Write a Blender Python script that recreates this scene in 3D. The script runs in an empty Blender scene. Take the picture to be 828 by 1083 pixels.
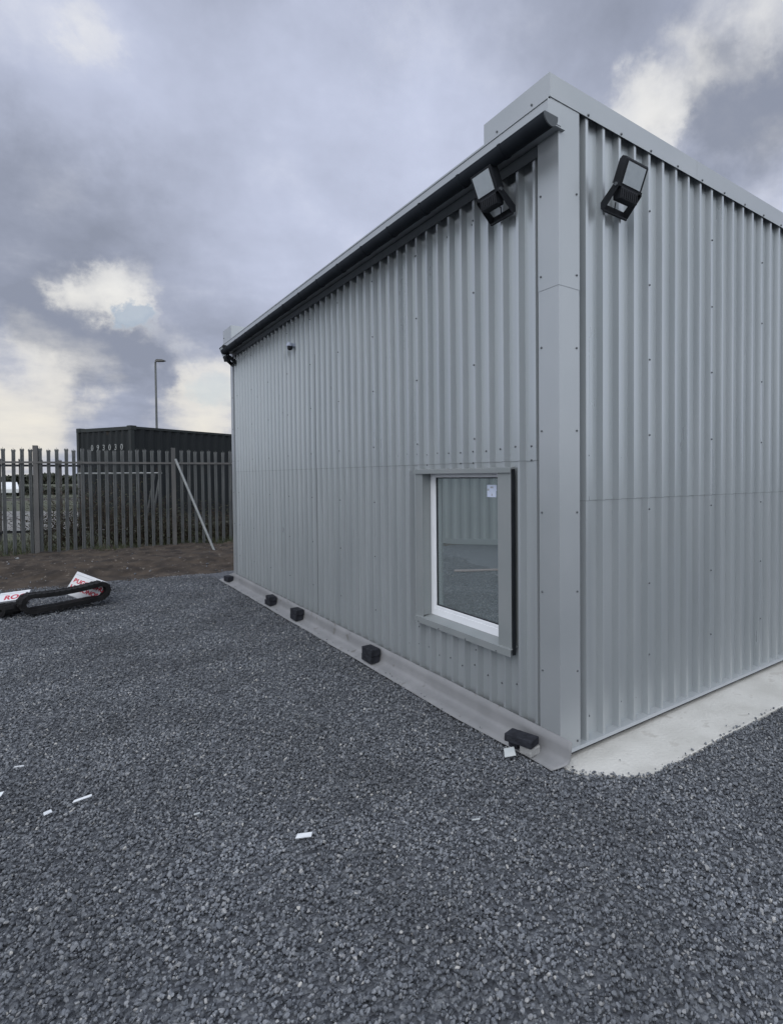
import bpy, bmesh, math, random
import numpy as np
from mathutils import Vector, Matrix, noise
random.seed(7); rng = np.random.default_rng(11)
sc = bpy.context.scene
col = sc.collection
R = math.radians
# ------------------------------------------------------------------ camera
CZ = 1.9
cam_d = bpy.data.cameras.new('camera'); cam = bpy.data.objects.new('camera', cam_d); col.objects.link(cam)
PITCH, ROLL = 0.02347, -0.00634
rt = Vector((1, 0, 0)); fw = Vector((0, math.cos(PITCH), -math.sin(PITCH))); up = Vector((0, math.sin(PITCH), math.cos(PITCH)))
r2 = rt * math.cos(ROLL) + up * math.sin(ROLL); u2 = -rt * math.sin(ROLL) + up * math.cos(ROLL)
m = Matrix.Identity(4)
for i in range(3):
    m[i][0] = r2[i]; m[i][1] = u2[i]; m[i][2] = -fw[i]
m[2][3] = CZ
cam.matrix_world = m
cam_d.sensor_fit = 'HORIZONTAL'; cam_d.sensor_width = 36
cam_d.lens = 36 * 597.37 / 828
cam_d.shift_x = (414 - 515.03) / 828; cam_d.shift_y = (517.74 - 541.5) / 828
cam_d.clip_start = 0.05; cam_d.clip_end = 3000
sc.camera = cam
sc.render.resolution_x = 782; sc.render.resolution_y = 1024
# ------------------------------------------------------------------ light
sc.view_settings.view_transform = 'Standard'; sc.view_settings.look = 'None'
sc.view_settings.exposure = 0.0; sc.view_settings.gamma = 1
sc.view_settings.use_curve_mapping = False
SUN_EL, SUN_AZ = R(38), R(192)          # overcast: the sun is a soft glow behind the camera
sd = bpy.data.lights.new('sun', 'SUN'); sd.energy = 0.5; sd.angle = R(35); sd.color = (1.0, 0.96, 0.9)
so = bpy.data.objects.new('sun', sd); col.objects.link(so)
sdir = Vector((math.sin(SUN_AZ) * math.cos(SUN_EL), math.cos(SUN_AZ) * math.cos(SUN_EL), math.sin(SUN_EL)))
so.rotation_euler = (-sdir).to_track_quat('-Z', 'Y').to_euler()
world = bpy.data.worlds.new('World'); sc.world = world; world.use_nodes = True
nt = world.node_tree; N = nt.nodes; L = nt.links; N.clear()
def nd(t, **k):
    n = N.new(t)
    for a, b in k.items(): setattr(n, a, b)
    return n
def lnk(a, b): L.new(a, b)
def mth(op, a, b=None, c=None, clamp=False):
    n = nd('ShaderNodeMath', operation=op, use_clamp=clamp)
    for i, v in enumerate((a, b, c)):
        if v is None: continue
        if isinstance(v, (int, float)): n.inputs[i].default_value = v
        else: lnk(v, n.inputs[i])
    return n.outputs[0]
def maprange(v, a, b, c=0., d=1.):
    n = nd('ShaderNodeMapRange', interpolation_type='SMOOTHSTEP')
    lnk(v, n.inputs[0])
    for i, x in enumerate((a, b, c, d)): n.inputs[i + 1].default_value = x
    return n.outputs[0]
def mixc(f, a, b):
    n = nd('ShaderNodeMix', data_type='RGBA')
    if isinstance(f, (int, float)): n.inputs[0].default_value = f
    else: lnk(f, n.inputs[0])
    for i, v in ((6, a), (7, b)):
        if isinstance(v, tuple): n.inputs[i].default_value = (*v, 1)
        else: lnk(v, n.inputs[i])
    return n.outputs[2]
tc = nd('ShaderNodeTexCoord')
sep = nd('ShaderNodeSeparateXYZ'); lnk(tc.outputs['Generated'], sep.inputs[0])
dx, dy, dz = sep.outputs
den = mth('ADD', mth('MAXIMUM', dz, 0.0), 0.22)
cmb = nd('ShaderNodeCombineXYZ'); lnk(mth('DIVIDE', dx, den), cmb.inputs[0]); lnk(mth('DIVIDE', dy, den), cmb.inputs[1])
def wnoise(vec, scale, detail=6, rough=.55, dist=0., loc=(0, 0, 0)):
    mp = nd('ShaderNodeMapping'); lnk(vec, mp.inputs[0]); mp.inputs['Location'].default_value = loc
    n = nd('ShaderNodeTexNoise'); lnk(mp.outputs[0], n.inputs['Vector'])
    n.inputs['Scale'].default_value = scale; n.inputs['Detail'].default_value = detail
    n.inputs['Roughness'].default_value = rough; n.inputs['Distortion'].default_value = dist
    return n
n1 = wnoise(cmb.outputs[0], 1.15, 5, .5, .15, (3.1, 1.2, 0))
n2 = wnoise(cmb.outputs[0], 3.2, 10, .56, .1, (7.4, 2.2, 0))
n4 = wnoise(tc.outputs['Generated'], 11, 10, .62, .1, (2.7, .1, 5.3))
n3 = wnoise(tc.outputs['Generated'], 4.5, 10, .62, .1, (1.7, 4.1, .3))
# warped direction for the shapes of the breaks in the cloud
wv = nd('ShaderNodeVectorMath', operation='SUBTRACT'); lnk(n3.outputs['Color'], wv.inputs[0]); wv.inputs[1].default_value = (.5, .5, .5)
ws = nd('ShaderNodeVectorMath', operation='SCALE'); lnk(wv.outputs[0], ws.inputs[0]); ws.inputs['Scale'].default_value = .26
wd = nd('ShaderNodeVectorMath', operation='ADD'); lnk(tc.outputs['Generated'], wd.inputs[0]); lnk(ws.outputs[0], wd.inputs[1])
wn = nd('ShaderNodeVectorMath', operation='NORMALIZE'); lnk(wd.outputs[0], wn.inputs[0])
def blobs(lst):
    acc = None
    for (x, y, z), rad, amp in lst:
        d = Vector((x, y, z)).normalized()
        n = nd('ShaderNodeVectorMath', operation='DOT_PRODUCT'); lnk(wn.outputs[0], n.inputs[0]); n.inputs[1].default_value = d
        v = maprange(n.outputs['Value'], math.cos(R(rad)), 1.0, 0., amp)
        acc = v if acc is None else mth('ADD', acc, v)
    return acc
gaps = blobs([((-.514, .817, .262), 4.2, .85), ((-.498, .83, .232), 3.0, .6), ((-.545, .80, .278), 3.0, .5),
              ((-.493, .687, .534), 2.4, .4), ((-.52, .66, .55), 7, .28),
              ((.226, .811, .54), 4.5, .75), ((.19, .84, .50), 6, .50), ((.27, .775, .57), 4.5, .5), ((.33, .735, .60), 5.5, .55), ((.42, .67, .62), 7, .45),
              ((-.596, .787, .165), 4.5, .5), ((-.66, .75, .085), 7, .62), ((-.63, .775, .045), 6, .6), ((-.433, .896, .105), 6, .75), ((-.48, .875, .07), 5, .6), ((-.45, .87, .16), 4.5, .45), ((.42,.80,.42), 6, .35)])
dark = blobs([((.36, .79, .50), 8, .7), ((.46, .75, .45), 9, .5), ((-.62, .72, .30), 12, .5), ((-.56, .80, .19), 6, .3), ((-.55, .82, .12), 7, .35), ((0.0, .80, .60), 14, .25)])
light = blobs([((-.165, .881, .42), 20, .55), ((.05, .87, .48), 14, .3), ((.41, .81, .41), 7, .6), ((-.5,.68,.53), 10, .4)])
tone = mth('ADD', mth('MULTIPLY', mth('SUBTRACT', n1.outputs[0], .5), 1.5), mth('MULTIPLY', mth('SUBTRACT', n2.outputs[0], .5), 1.0))
tone = mth('ADD', tone, mth('MULTIPLY', mth('SUBTRACT', n4.outputs[0], .5), .55)); tone = mth('ADD', tone, .42); tone = mth('ADD', tone, light); tone = mth('SUBTRACT', tone, dark)
tone = mth('MULTIPLY_ADD', tone, .72, .16, clamp=True)
cloud = mixc(tone, (.272, .302, .385), (.58, .63, .80))
gn = mth('ADD', gaps, mth('MULTIPLY', mth('SUBTRACT', n2.outputs[0], .5), 1.5))
gn = mth('ADD', gn, mth('MULTIPLY', mth('SUBTRACT', n4.outputs[0], .5), 1.0))
gm = mth('MULTIPLY', maprange(gn, .0, 1.05), maprange(gn, .0, 2.0, .35, 1.0))
cream = mixc(maprange(dz, .02, .30), mixc(n3.outputs[0], (.78, .75, .70), (1.0, .93, .76)), mixc(n3.outputs[0], (.74, .76, .80), (1.0, .97, .89)))
cloud = mixc(gm, cloud, cream)
# towards the back of the camera the cloud layer is thinner and brighter
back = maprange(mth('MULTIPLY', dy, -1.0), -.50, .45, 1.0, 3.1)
zen = maprange(dz, .62, .95, 1.0, 1.35)
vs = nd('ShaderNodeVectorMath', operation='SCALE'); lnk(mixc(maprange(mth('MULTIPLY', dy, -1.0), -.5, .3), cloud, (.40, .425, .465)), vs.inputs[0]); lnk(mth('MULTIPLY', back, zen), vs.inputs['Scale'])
sky = nd('ShaderNodeTexSky', sky_type='NISHITA'); sky.sun_disc = False; sky.sun_elevation = SUN_EL; sky.sun_rotation = SUN_AZ
bg_sky = nd('ShaderNodeBackground'); lnk(sky.outputs[0], bg_sky.inputs[0]); bg_sky.inputs[1].default_value = .10
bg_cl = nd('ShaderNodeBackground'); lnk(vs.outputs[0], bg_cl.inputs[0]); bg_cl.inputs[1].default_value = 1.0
blue = maprange(mth('ADD', blobs([((-.492, .847, .203), 3.5, 1.0), ((-.50, .835, .225), 2.2, .9), ((-.45, .88, .12), 3, .7)]), mth('MULTIPLY', mth('SUBTRACT', n3.outputs[0], .5), .8)), .2, 1.0, 0., .55)
blue = mth('MULTIPLY', blue, maprange(gm, .15, .6))
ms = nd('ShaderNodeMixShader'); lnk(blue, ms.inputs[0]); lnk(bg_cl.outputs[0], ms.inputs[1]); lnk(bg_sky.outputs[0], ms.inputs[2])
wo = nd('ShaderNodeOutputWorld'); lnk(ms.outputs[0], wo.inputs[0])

# ------------------------------------------------------------------ helpers
def tag(o, label=None, cat=None, group=None, kind=None):
    if label: o['label'] = label
    if cat: o['category'] = cat
    if group: o['group'] = group
    if kind: o['kind'] = kind
    return o
def empty(name, loc=(0, 0, 0), rz=0., label=None, cat=None, group=None):
    o = bpy.data.objects.new(name, None); col.objects.link(o); o.location = loc; o.rotation_euler = (0, 0, rz)
    o.empty_display_size = .1
    return tag(o, label, cat, group)
class MB:
    def __init__(s): s.v = []; s.f = []; s.mi = []
    def add(s, vs, fs, mi=0):
        b = len(s.v); s.v += [tuple(v) for v in vs]; s.f += [tuple(b + i for i in f) for f in fs]; s.mi += [mi] * len(fs)
    def box(s, x0, x1, y0, y1, z0, z1, M=None, mi=0):
        vs = [Vector((x, y, z)) for x in (x0, x1) for y in (y0, y1) for z in (z0, z1)]
        if M is not None: vs = [M @ v for v in vs]
        s.add(vs, [(0, 1, 3, 2), (4, 6, 7, 5), (0, 4, 5, 1), (2, 3, 7, 6), (0, 2, 6, 4), (1, 5, 7, 3)], mi)
    def prism(s, poly, fn, t0, t1, mi=0):
        """poly (p,q) swept from t0 to t1; fn(p,q,t)->xyz"""
        n = len(poly)
        vs = [fn(p, q, t0) for p, q in poly] + [fn(p, q, t1) for p, q in poly]
        s.add(vs, [tuple(range(n))[::-1], tuple(range(n, 2 * n))] + [(i, (i + 1) % n, n + (i + 1) % n, n + i) for i in range(n)], mi)
    def tube(s, pts, rad, seg=8, mi=0, cap=True):
        pts = [Vector(p) for p in pts]; n = len(pts)
        if not hasattr(rad, '__len__'): rad = [rad] * n
        b = len(s.v)
        for i, p in enumerate(pts):
            t = (pts[min(i + 1, n - 1)] - pts[max(i - 1, 0)]).normalized()
            a = t.cross(Vector((0, 0, 1)) if abs(t.z) < .9 else Vector((1, 0, 0))).normalized(); c = t.cross(a)
            for k in range(seg):
                w = 2 * math.pi * k / seg
                s.v.append(tuple(p + (a * math.cos(w) + c * math.sin(w)) * rad[i]))
        for i in range(n - 1):
            for k in range(seg):
                s.f.append((b + i * seg + k, b + i * seg + (k + 1) % seg, b + (i + 1) * seg + (k + 1) % seg, b + (i + 1) * seg + k)); s.mi.append(mi)
        if cap:
            s.f.append(tuple(b + k for k in range(seg))[::-1]); s.mi.append(mi)
            s.f.append(tuple(b + (n - 1) * seg + k for k in range(seg))); s.mi.append(mi)
    def build(s, name, mats, parent=None, bevel=0., smooth=False, solid=0.):
        me = bpy.data.meshes.new(name); me.from_pydata(s.v, [], s.f)
        if not isinstance(mats, (list, tuple)): mats = [mats]
        for q in mats: me.materials.append(q)
        me.polygons.foreach_set('material_index', s.mi)
        if smooth: me.polygons.foreach_set('use_smooth', [True] * len(s.f))
        me.update()
        bm = bmesh.new(); bm.from_mesh(me); bmesh.ops.recalc_face_normals(bm, faces=bm.faces); bm.to_mesh(me); bm.free()
        o = bpy.data.objects.new(name, me); col.objects.link(o)
        if parent: o.parent = parent
        if solid:
            md = o.modifiers.new('solid', 'SOLIDIFY'); md.thickness = solid; md.offset = -1
        if bevel:
            md = o.modifiers.new('bevel', 'BEVEL'); md.width = bevel; md.segments = 2; md.limit_method = 'ANGLE'; md.angle_limit = R(35)
        return o
def mat(name, c1, c2=None, scale=8., rough=.6, metal=0., bump=0., bscale=None, coords='Object', spec=None, detail=6, stretch=None, speck=None, contrast=(.35, .65)):
    mm = bpy.data.materials.new(name); mm.use_nodes = True
    t = mm.node_tree; b = t.nodes['Principled BSDF']
    b.inputs['Roughness'].default_value = rough; b.inputs['Metallic'].default_value = metal
    if spec is not None: b.inputs['Specular IOR Level'].default_value = spec
    b.inputs['Base Color'].default_value = (*c1, 1)
    co = t.nodes.new('ShaderNodeTexCoord'); mp = t.nodes.new('ShaderNodeMapping'); t.links.new(co.outputs[coords], mp.inputs[0])
    if stretch: mp.inputs['Scale'].default_value = stretch
    if c2:
        n = t.nodes.new('ShaderNodeTexNoise'); n.inputs['Scale'].default_value = scale; n.inputs['Detail'].default_value = detail
        t.links.new(mp.outputs[0], n.inputs['Vector'])
        r = t.nodes.new('ShaderNodeValToRGB'); r.color_ramp.elements[0].position = contrast[0]; r.color_ramp.elements[1].position = contrast[1]
        r.color_ramp.elements[0].color = (*c1, 1); r.color_ramp.elements[1].color = (*c2, 1)
        t.links.new(n.outputs[0], r.inputs[0]); out = r.outputs[0]
        if speck:
            sc_, thr, colr = speck
            v = t.nodes.new('ShaderNodeTexNoise'); v.inputs['Scale'].default_value = sc_; v.inputs['Detail'].default_value = 3
            t.links.new(mp.outputs[0], v.inputs['Vector'])
            mr = t.nodes.new('ShaderNodeMapRange'); mr.inputs[1].default_value = thr; mr.inputs[2].default_value = thr + .06
            t.links.new(v.outputs[0], mr.inputs[0])
            mx = t.nodes.new('ShaderNodeMix'); mx.data_type = 'RGBA'; t.links.new(mr.outputs[0], mx.inputs[0]); t.links.new(out, mx.inputs[6]); mx.inputs[7].default_value = (*colr, 1)
            out = mx.outputs[2]
        t.links.new(out, b.inputs['Base Color'])
        rr = t.nodes.new('ShaderNodeMapRange'); rr.inputs[3].default_value = max(.03, rough - .08); rr.inputs[4].default_value = min(1, rough + .08)
        t.links.new(n.outputs[0], rr.inputs[0]); t.links.new(rr.outputs[0], b.inputs['Roughness'])
    if bump:
        n = t.nodes.new('ShaderNodeTexNoise'); n.inputs['Scale'].default_value = bscale or scale * 4; n.inputs['Detail'].default_value = 5
        t.links.new(mp.outputs[0], n.inputs['Vector'])
        bp = t.nodes.new('ShaderNodeBump'); bp.inputs['Strength'].default_value = bump; bp.inputs['Distance'].default_value = .02
        t.links.new(n.outputs[0], bp.inputs['Height']); t.links.new(bp.outputs[0], b.inputs['Normal'])
    return mm
M = {}
M['clad'] = mat('grey_cladding', (.40, .43, .448), (.445, .472, .488), 2.6, .30, .5, .12, 1.6, stretch=(1.6, 1.6, .22), contrast=(.3, .72))
M['clad_low'] = mat('grey_cladding_lower', (.392, .420, .437), (.438, .464, .48), 2.6, .31, .48, .12, 1.6, stretch=(1.6, 1.6, .22), contrast=(.3, .72))
M['flash'] = mat('grey_flashing', (.365, .388, .403), (.40, .42, .435), 1.6, .36, .38, .05, 2.2)
M['trim'] = mat('window_trim', (.225, .245, .25), (.25, .265, .27), 3, .5, .1)
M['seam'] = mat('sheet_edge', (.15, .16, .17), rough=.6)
M['screw'] = mat('screw_head', (.12, .13, .14), rough=.5, metal=.4)
M['gutter'] = mat('black_gutter', (.012, .015, .020), (.018, .022, .028), 5, .8, spec=.15)
M['gutter_end'] = mat('gutter_end', (.05, .06, .068), (.062, .072, .08), 5, .55)
M['upvc'] = mat('white_upvc', (.78, .79, .82), (.74, .75, .78), 4, .3)
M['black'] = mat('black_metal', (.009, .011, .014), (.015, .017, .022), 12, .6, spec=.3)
M['rubber'] = mat('black_rubber', (.007, .007, .008), (.018, .018, .019), 9, .8, bump=.3, bscale=40, spec=.2)
M['roof'] = mat('roof_sheet', (.30, .32, .34), (.34, .36, .38), 2, .5)
M['conc'] = mat('concrete', (.47, .46, .43), (.56, .55, .52), 3.5, .88, bump=.35, bscale=45, detail=10, speck=(7, .62, (.45, .435, .405)))
M['dpm'] = mat('membrane', (.195, .197, .203), (.235, .235, .242), 3.5, .55, bump=.5, bscale=5, speck=(9, .66, (.15, .145, .14)))
M['paver'] = mat('charcoal_paver', (.018, .019, .024), (.032, .034, .042), 18, .9, bump=.4, bscale=60, spec=.15)
M['block'] = mat('grey_block', (.26, .26, .26), (.35, .35, .345), 14, .9, bump=.5, bscale=60)
M['soil'] = mat('brown_soil', (.018, .012, .008), (.062, .046, .033), 3.6, .95, bump=1.0, bscale=7, detail=12, speck=(16, .64, (.14, .12, .10)))
M['grass'] = mat('rough_grass', (.040, .048, .028), (.078, .082, .048), 1.2, .95, bump=.8, bscale=14)
M['blade'] = mat('grass_blade', (.035, .05, .02), (.075, .08, .038), 1.5, .8)
M['hard'] = mat('pale_road', (.15, .15, .145), (.19, .185, .175), .5, .9)
M['galv'] = mat('galvanised_steel', (.095, .102, .106), (.165, .172, .172), 3.5, .65, .3, stretch=(1, 1, .4))
M['galv_dark'] = mat('weathered_steel', (.085, .085, .085), (.14, .135, .13), 3.5, .7, .2, stretch=(1, 1, .4))
M['galv_light'] = mat('new_galvanised_tube', (.19, .20, .20), (.26, .27, .27), 5, .55, .4)
M['cont'] = mat('dark_green_container', (.005, .008, .010), (.009, .012, .014), 2, .85, stretch=(1, 1, .4), speck=(2.5, .66, (.035, .026, .02)))
M['contpost'] = mat('container_frame', (.009, .015, .016), (.018, .02, .02), 4, .7)
M['reflect'] = mat('sage_container', (.31, .33, .32), (.36, .375, .365), 2, .5, stretch=(1, 1, .4))
M['digits'] = mat('white_digits', (.30, .31, .31), (.16, .17, .17), 20, .8)
M['stem'] = mat('bramble_stem', (.045, .030, .022), (.075, .055, .04), 6, .9)
M['leaf'] = mat('bramble_leaf', (.025, .034, .016), (.060, .060, .030), 5, .7)
M['hedge'] = mat('far_hedge', (.030, .036, .026), (.06, .066, .045), .4, .9)
M['card'] = mat('white_carton', (.66, .67, .70), (.60, .61, .64), 6, .55)
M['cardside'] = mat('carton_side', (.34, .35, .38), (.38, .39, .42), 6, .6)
M['red'] = mat('red_print', (.42, .02, .045), (.50, .04, .07), 12, .6)
M['scrap'] = mat('white_scrap', (.66, .68, .70), (.55, .57, .60), 30, .5)
M['scrapg'] = mat('pale_tile', (.42, .45, .46), (.48, .50, .50), 15, .5)
M['carwhite'] = mat('white_car_paint', (.72, .73, .74), rough=.3)
M['carglass'] = mat('car_glass', (.02, .025, .03), rough=.08)
M['lens'] = mat('lamp_diffuser', (.44, .48, .51), (.40, .44, .47), 30, .35)
M['inside'] = mat('interior_board', (.50, .52, .51), (.56, .575, .56), 2, .8)
M['timber'] = mat('timber', (.30, .24, .22), (.36, .29, .27), 4, .8)
M['sticker'] = mat('sticker', (.62, .68, .82), (.54, .60, .76), 30, .5)
M['cctv'] = mat('cctv_white', (.36, .40, .50), rough=.35)
def glass_mat():
    mm = bpy.data.materials.new('window_glass'); mm.use_nodes = True; t = mm.node_tree; t.nodes.clear()
    o = t.nodes.new('ShaderNodeOutputMaterial'); g = t.nodes.new('ShaderNodeBsdfGlossy'); tr = t.nodes.new('ShaderNodeBsdfTransparent')
    g.inputs['Roughness'].default_value = .015; g.inputs['Color'].default_value = (.86, .95, .97, 1); tr.inputs[0].default_value = (.62, .70, .70, 1)
    fr = t.nodes.new('ShaderNodeFresnel'); fr.inputs[0].default_value = 1.5
    ma = t.nodes.new('ShaderNodeMath'); ma.operation = 'MULTIPLY_ADD'; ma.inputs[1].default_value = 2.2; ma.inputs[2].default_value = .50; ma.use_clamp = True
    t.links.new(fr.outputs[0], ma.inputs[0]); mx = t.nodes.new('ShaderNodeMixShader'); t.links.new(ma.outputs[0], mx.inputs[0])
    t.links.new(tr.outputs[0], mx.inputs[1]); t.links.new(g.outputs[0], mx.inputs[2])
    nz = t.nodes.new('ShaderNodeTexNoise'); nz.inputs['Scale'].default_value = 1.5
    bp = t.nodes.new('ShaderNodeBump'); bp.inputs['Strength'].default_value = .02; bp.inputs['Distance'].default_value = .02
    t.links.new(nz.outputs[0], bp.inputs['Height']); t.links.new(bp.outputs[0], g.inputs['Normal'])
    df = t.nodes.new('ShaderNodeBsdfDiffuse'); df.inputs[0].default_value = (.55, .60, .60, 1); m3 = t.nodes.new('ShaderNodeMixShader'); m3.inputs[0].default_value = .13
    t.links.new(mx.outputs[0], m3.inputs[1]); t.links.new(df.outputs[0], m3.inputs[2]); t.links.new(m3.outputs[0], o.inputs[0]); return mm
M['glass'] = glass_mat()
def gravel_mat():
    mm = bpy.data.materials.new('grey_gravel_bed'); mm.use_nodes = True; t = mm.node_tree; b = t.nodes['Principled BSDF']
    co = t.nodes.new('ShaderNodeTexCoord')
    outs = []
    dist = t.nodes.new('ShaderNodeTexNoise'); dist.inputs['Scale'].default_value = 30; t.links.new(co.outputs['Object'], dist.inputs['Vector'])
    ad = t.nodes.new('ShaderNodeVectorMath'); ad.operation = 'MULTIPLY_ADD'; t.links.new(dist.outputs['Color'], ad.inputs[0]); ad.inputs[1].default_value = (.02, .02, .02); t.links.new(co.outputs['Object'], ad.inputs[2])
    for s in (42,):
        v = t.nodes.new('ShaderNodeTexVoronoi'); v.inputs['Scale'].default_value = s; t.links.new(ad.outputs[0], v.inputs['Vector'])
        outs.append(v)
    v = outs[0]
    sx = t.nodes.new('ShaderNodeSeparateColor'); t.links.new(v.outputs['Color'], sx.inputs[0])
    rp = t.nodes.new('ShaderNodeValToRGB'); e = rp.color_ramp.elements
    e[0].position = 0; e[0].color = (.048, .052, .061, 1); e[1].position = 1; e[1].color = (.19, .20, .215, 1)
    k = e.new(.6); k.color = (.105, .112, .126, 1)
    t.links.new(sx.outputs[0], rp.inputs[0])
    t.links.new(rp.outputs[0], b.inputs['Base Color'])
    bp = t.nodes.new('ShaderNodeBump'); bp.invert = True; bp.inputs['Strength'].default_value = 1.0; bp.inputs['Distance'].default_value = .02
    t.links.new(v.outputs['Distance'], bp.inputs['Height']); t.links.new(bp.outputs[0], b.inputs['Normal'])
    b.inputs['Roughness'].default_value = .85
    return mm
M['gravel'] = gravel_mat()
def stone_mat():
    mm = bpy.data.materials.new('gravel_stone'); mm.use_nodes = True; t = mm.node_tree; b = t.nodes['Principled BSDF']
    oi = t.nodes.new('ShaderNodeObjectInfo')
    rp = t.nodes.new('ShaderNodeValToRGB'); e = rp.color_ramp.elements
    e[0].position = 0; e[0].color = (.055, .060, .070, 1); e[1].position = 1; e[1].color = (.44, .43, .41, 1)
    for p_, c in ((.3, (.098, .106, .121)), (.65, (.152, .162, .180)), (.90, (.205, .214, .230)), (.985, (.28, .28, .28))):
        k = e.new(p_); k.color = (*c, 1)
    t.links.new(oi.outputs['Random'], rp.inputs[0])
    n = t.nodes.new('ShaderNodeTexNoise'); n.inputs['Scale'].default_value = 2.5; co = t.nodes.new('ShaderNodeTexCoord'); t.links.new(co.outputs['Object'], n.inputs['Vector'])
    n.inputs['Detail'].default_value = 5
    mr = t.nodes.new('ShaderNodeMapRange'); mr.inputs[1].default_value = .3; mr.inputs[2].default_value = .7; mr.inputs[3].default_value = .78; mr.inputs[4].default_value = 1.18; t.links.new(n.outputs[0], mr.inputs[0])
    n2 = t.nodes.new('ShaderNodeTexNoise'); n2.inputs['Scale'].default_value = 1.3; n2.inputs['Detail'].default_value = 4; t.links.new(oi.outputs['Location'], n2.inputs['Vector'])
    m2 = t.nodes.new('ShaderNodeMapRange'); m2.inputs[1].default_value = .32; m2.inputs[2].default_value = .68; m2.inputs[3].default_value = .74; m2.inputs[4].default_value = 1.25; t.links.new(n2.outputs[0], m2.inputs[0])
    mm2 = t.nodes.new('ShaderNodeMath'); mm2.operation = 'MULTIPLY'; t.links.new(mr.outputs[0], mm2.inputs[0]); t.links.new(m2.outputs[0], mm2.inputs[1]); mr = mm2
    vs = t.nodes.new('ShaderNodeVectorMath'); vs.operation = 'SCALE'; t.links.new(rp.outputs[0], vs.inputs[0]); t.links.new(mr.outputs[0], vs.inputs['Scale'])
    t.links.new(vs.outputs[0], b.inputs['Base Color']); b.inputs['Roughness'].default_value = .82
    return mm
M['stone'] = stone_mat()
def text_obj(s, size, mt, parent, Mx, ext=.001, name='lettering', shear=0., align='CENTER', bold=0.):
    c = bpy.data.curves.new('t', 'FONT'); c.body = s; c.size = size; c.extrude = ext; c.align_x = align; c.offset = bold
    o = bpy.data.objects.new('t', c); me = bpy.data.meshes.new_from_object(o)
    bpy.data.objects.remove(o); bpy.data.curves.remove(c)
    me.transform(Mx); me.materials.clear(); me.materials.append(mt)
    ob = bpy.data.objects.new(name, me); col.objects.link(ob); ob.parent = parent
    return ob
def frame(o, x, y, z):
    """matrix with origin o and axes x,y,z"""
    x, y, z = Vector(x), Vector(y), Vector(z); A = Matrix.Identity(4)
    for i in range(3): A[i][0] = x[i]; A[i][1] = y[i]; A[i][2] = z[i]; A[i][3] = o[i]
    return A

# ------------------------------------------------------------------ building frame: x = along end wall, y = along long wall
TH = 0.66173
COR = Vector((.4583, 3.5731, 0))
Ex = Vector((math.cos(TH), math.sin(TH), 0)); Dy = Vector((-math.sin(TH), math.cos(TH), 0))
def B(b, a, z=0.): return COR + Ex * b + Dy * a + Vector((0, 0, z))
LEN, WID = 7.97, 6.4
# ------------------------------------------------------------------ setting
# edge of the gravel along the bank
E0 = Vector((-8.24, 9.5, 0)); ed = Vector((.876, .482, 0)).normalized(); en = Vector((-ed.y, ed.x, 0))
def gz(x, y):
    h = .020 * noise.noise(Vector((x * .8, y * .8, 0))) + .007 * noise.noise(Vector((x * 3.1, y * 3.1, 4)))
    q = Vector((x, y, 0)) - COR; b_ = q.dot(Ex); a_ = q.dot(Dy)
    d = max(0, -.42 - a_) if b_ > .3 else math.hypot(max(0, -.3 - a_), max(0, .2 - b_))
    dd = math.hypot(max(0, -b_ - .15, b_ - 7), max(0, -a_ - .5, a_ - 8.4))
    return h + .062 * math.exp(-(dd / 1.1) ** 2)
def grid(name, fn, nu, nv, mt, smooth=True):
    mb = MB(); vs = []
    for i in range(nu + 1):
        for j in range(nv + 1): vs.append(fn(i / nu, j / nv))
    fs = [(i * (nv + 1) + j, (i + 1) * (nv + 1) + j, (i + 1) * (nv + 1) + j + 1, i * (nv + 1) + j + 1) for i in range(nu) for j in range(nv)]
    mb.add(vs, fs); return mb.build(name, mt, smooth=smooth)
g = MB(); g.add([(-1500, -1500, -.08), (1500, -1500, -.08), (1500, 1500, -.08), (-1500, 1500, -.08)], [(0, 1, 2, 3)])
tag(g.build('ground', M['grass']), kind='structure')
tag(grid('gravel_yard', lambda u, v: (-20 + 40 * u, -14 + 30 * v, gz(-20 + 40 * u, -14 + 30 * v) - .012), 200, 150, M['gravel']), kind='structure')
def bankz(s, n):
    if n <= 0: base = -.06 + .06 * (n + .35) / .35
    else:
        t = min(1, n / 1.9); base = .25 * t * t * (3 - 2 * t)
    amp = min(1, max(0, n + .1) / .8)
    p = Vector((s, n, 0))
    return base + amp * (.07 * noise.noise(p * .8) + .05 * noise.noise(p * 2.7) + .032 * noise.noise(p * 7) + .016 * noise.noise(p * 15))
def bank(u, v):
    s = -16 + 34 * u; n = -.35 + 4.6 * v
    off = .16 * noise.noise(Vector((s * .9, 5, 0))) + .05 * noise.noise(Vector((s * 4, 9, 0)))
    q = E0 + ed * s + en * (n + off * max(0, 1 - abs(n)))
    return (q.x, q.y, bankz(s, n))
tag(grid('soil_bank', bank, 460, 70, M['soil']), kind='structure')
f_ = MB(); P_ = [E0 + ed * s + en * n for s, n in ((-300, 4.1), (300, 4.1), (300, 700), (-300, 700))]
f_.add([(q.x, q.y, .17) for q in P_], [(0, 1, 2, 3)]); tag(f_.build('field', M['grass']), kind='structure')
f_ = MB(); f_.add([(-60, 18.6, .20), (-12, 18.6, .20), (-12, 30, .20), (-60, 30, .20)], [(0, 1, 2, 3)]); tag(f_.build('road', M['hard']), kind='structure')
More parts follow.
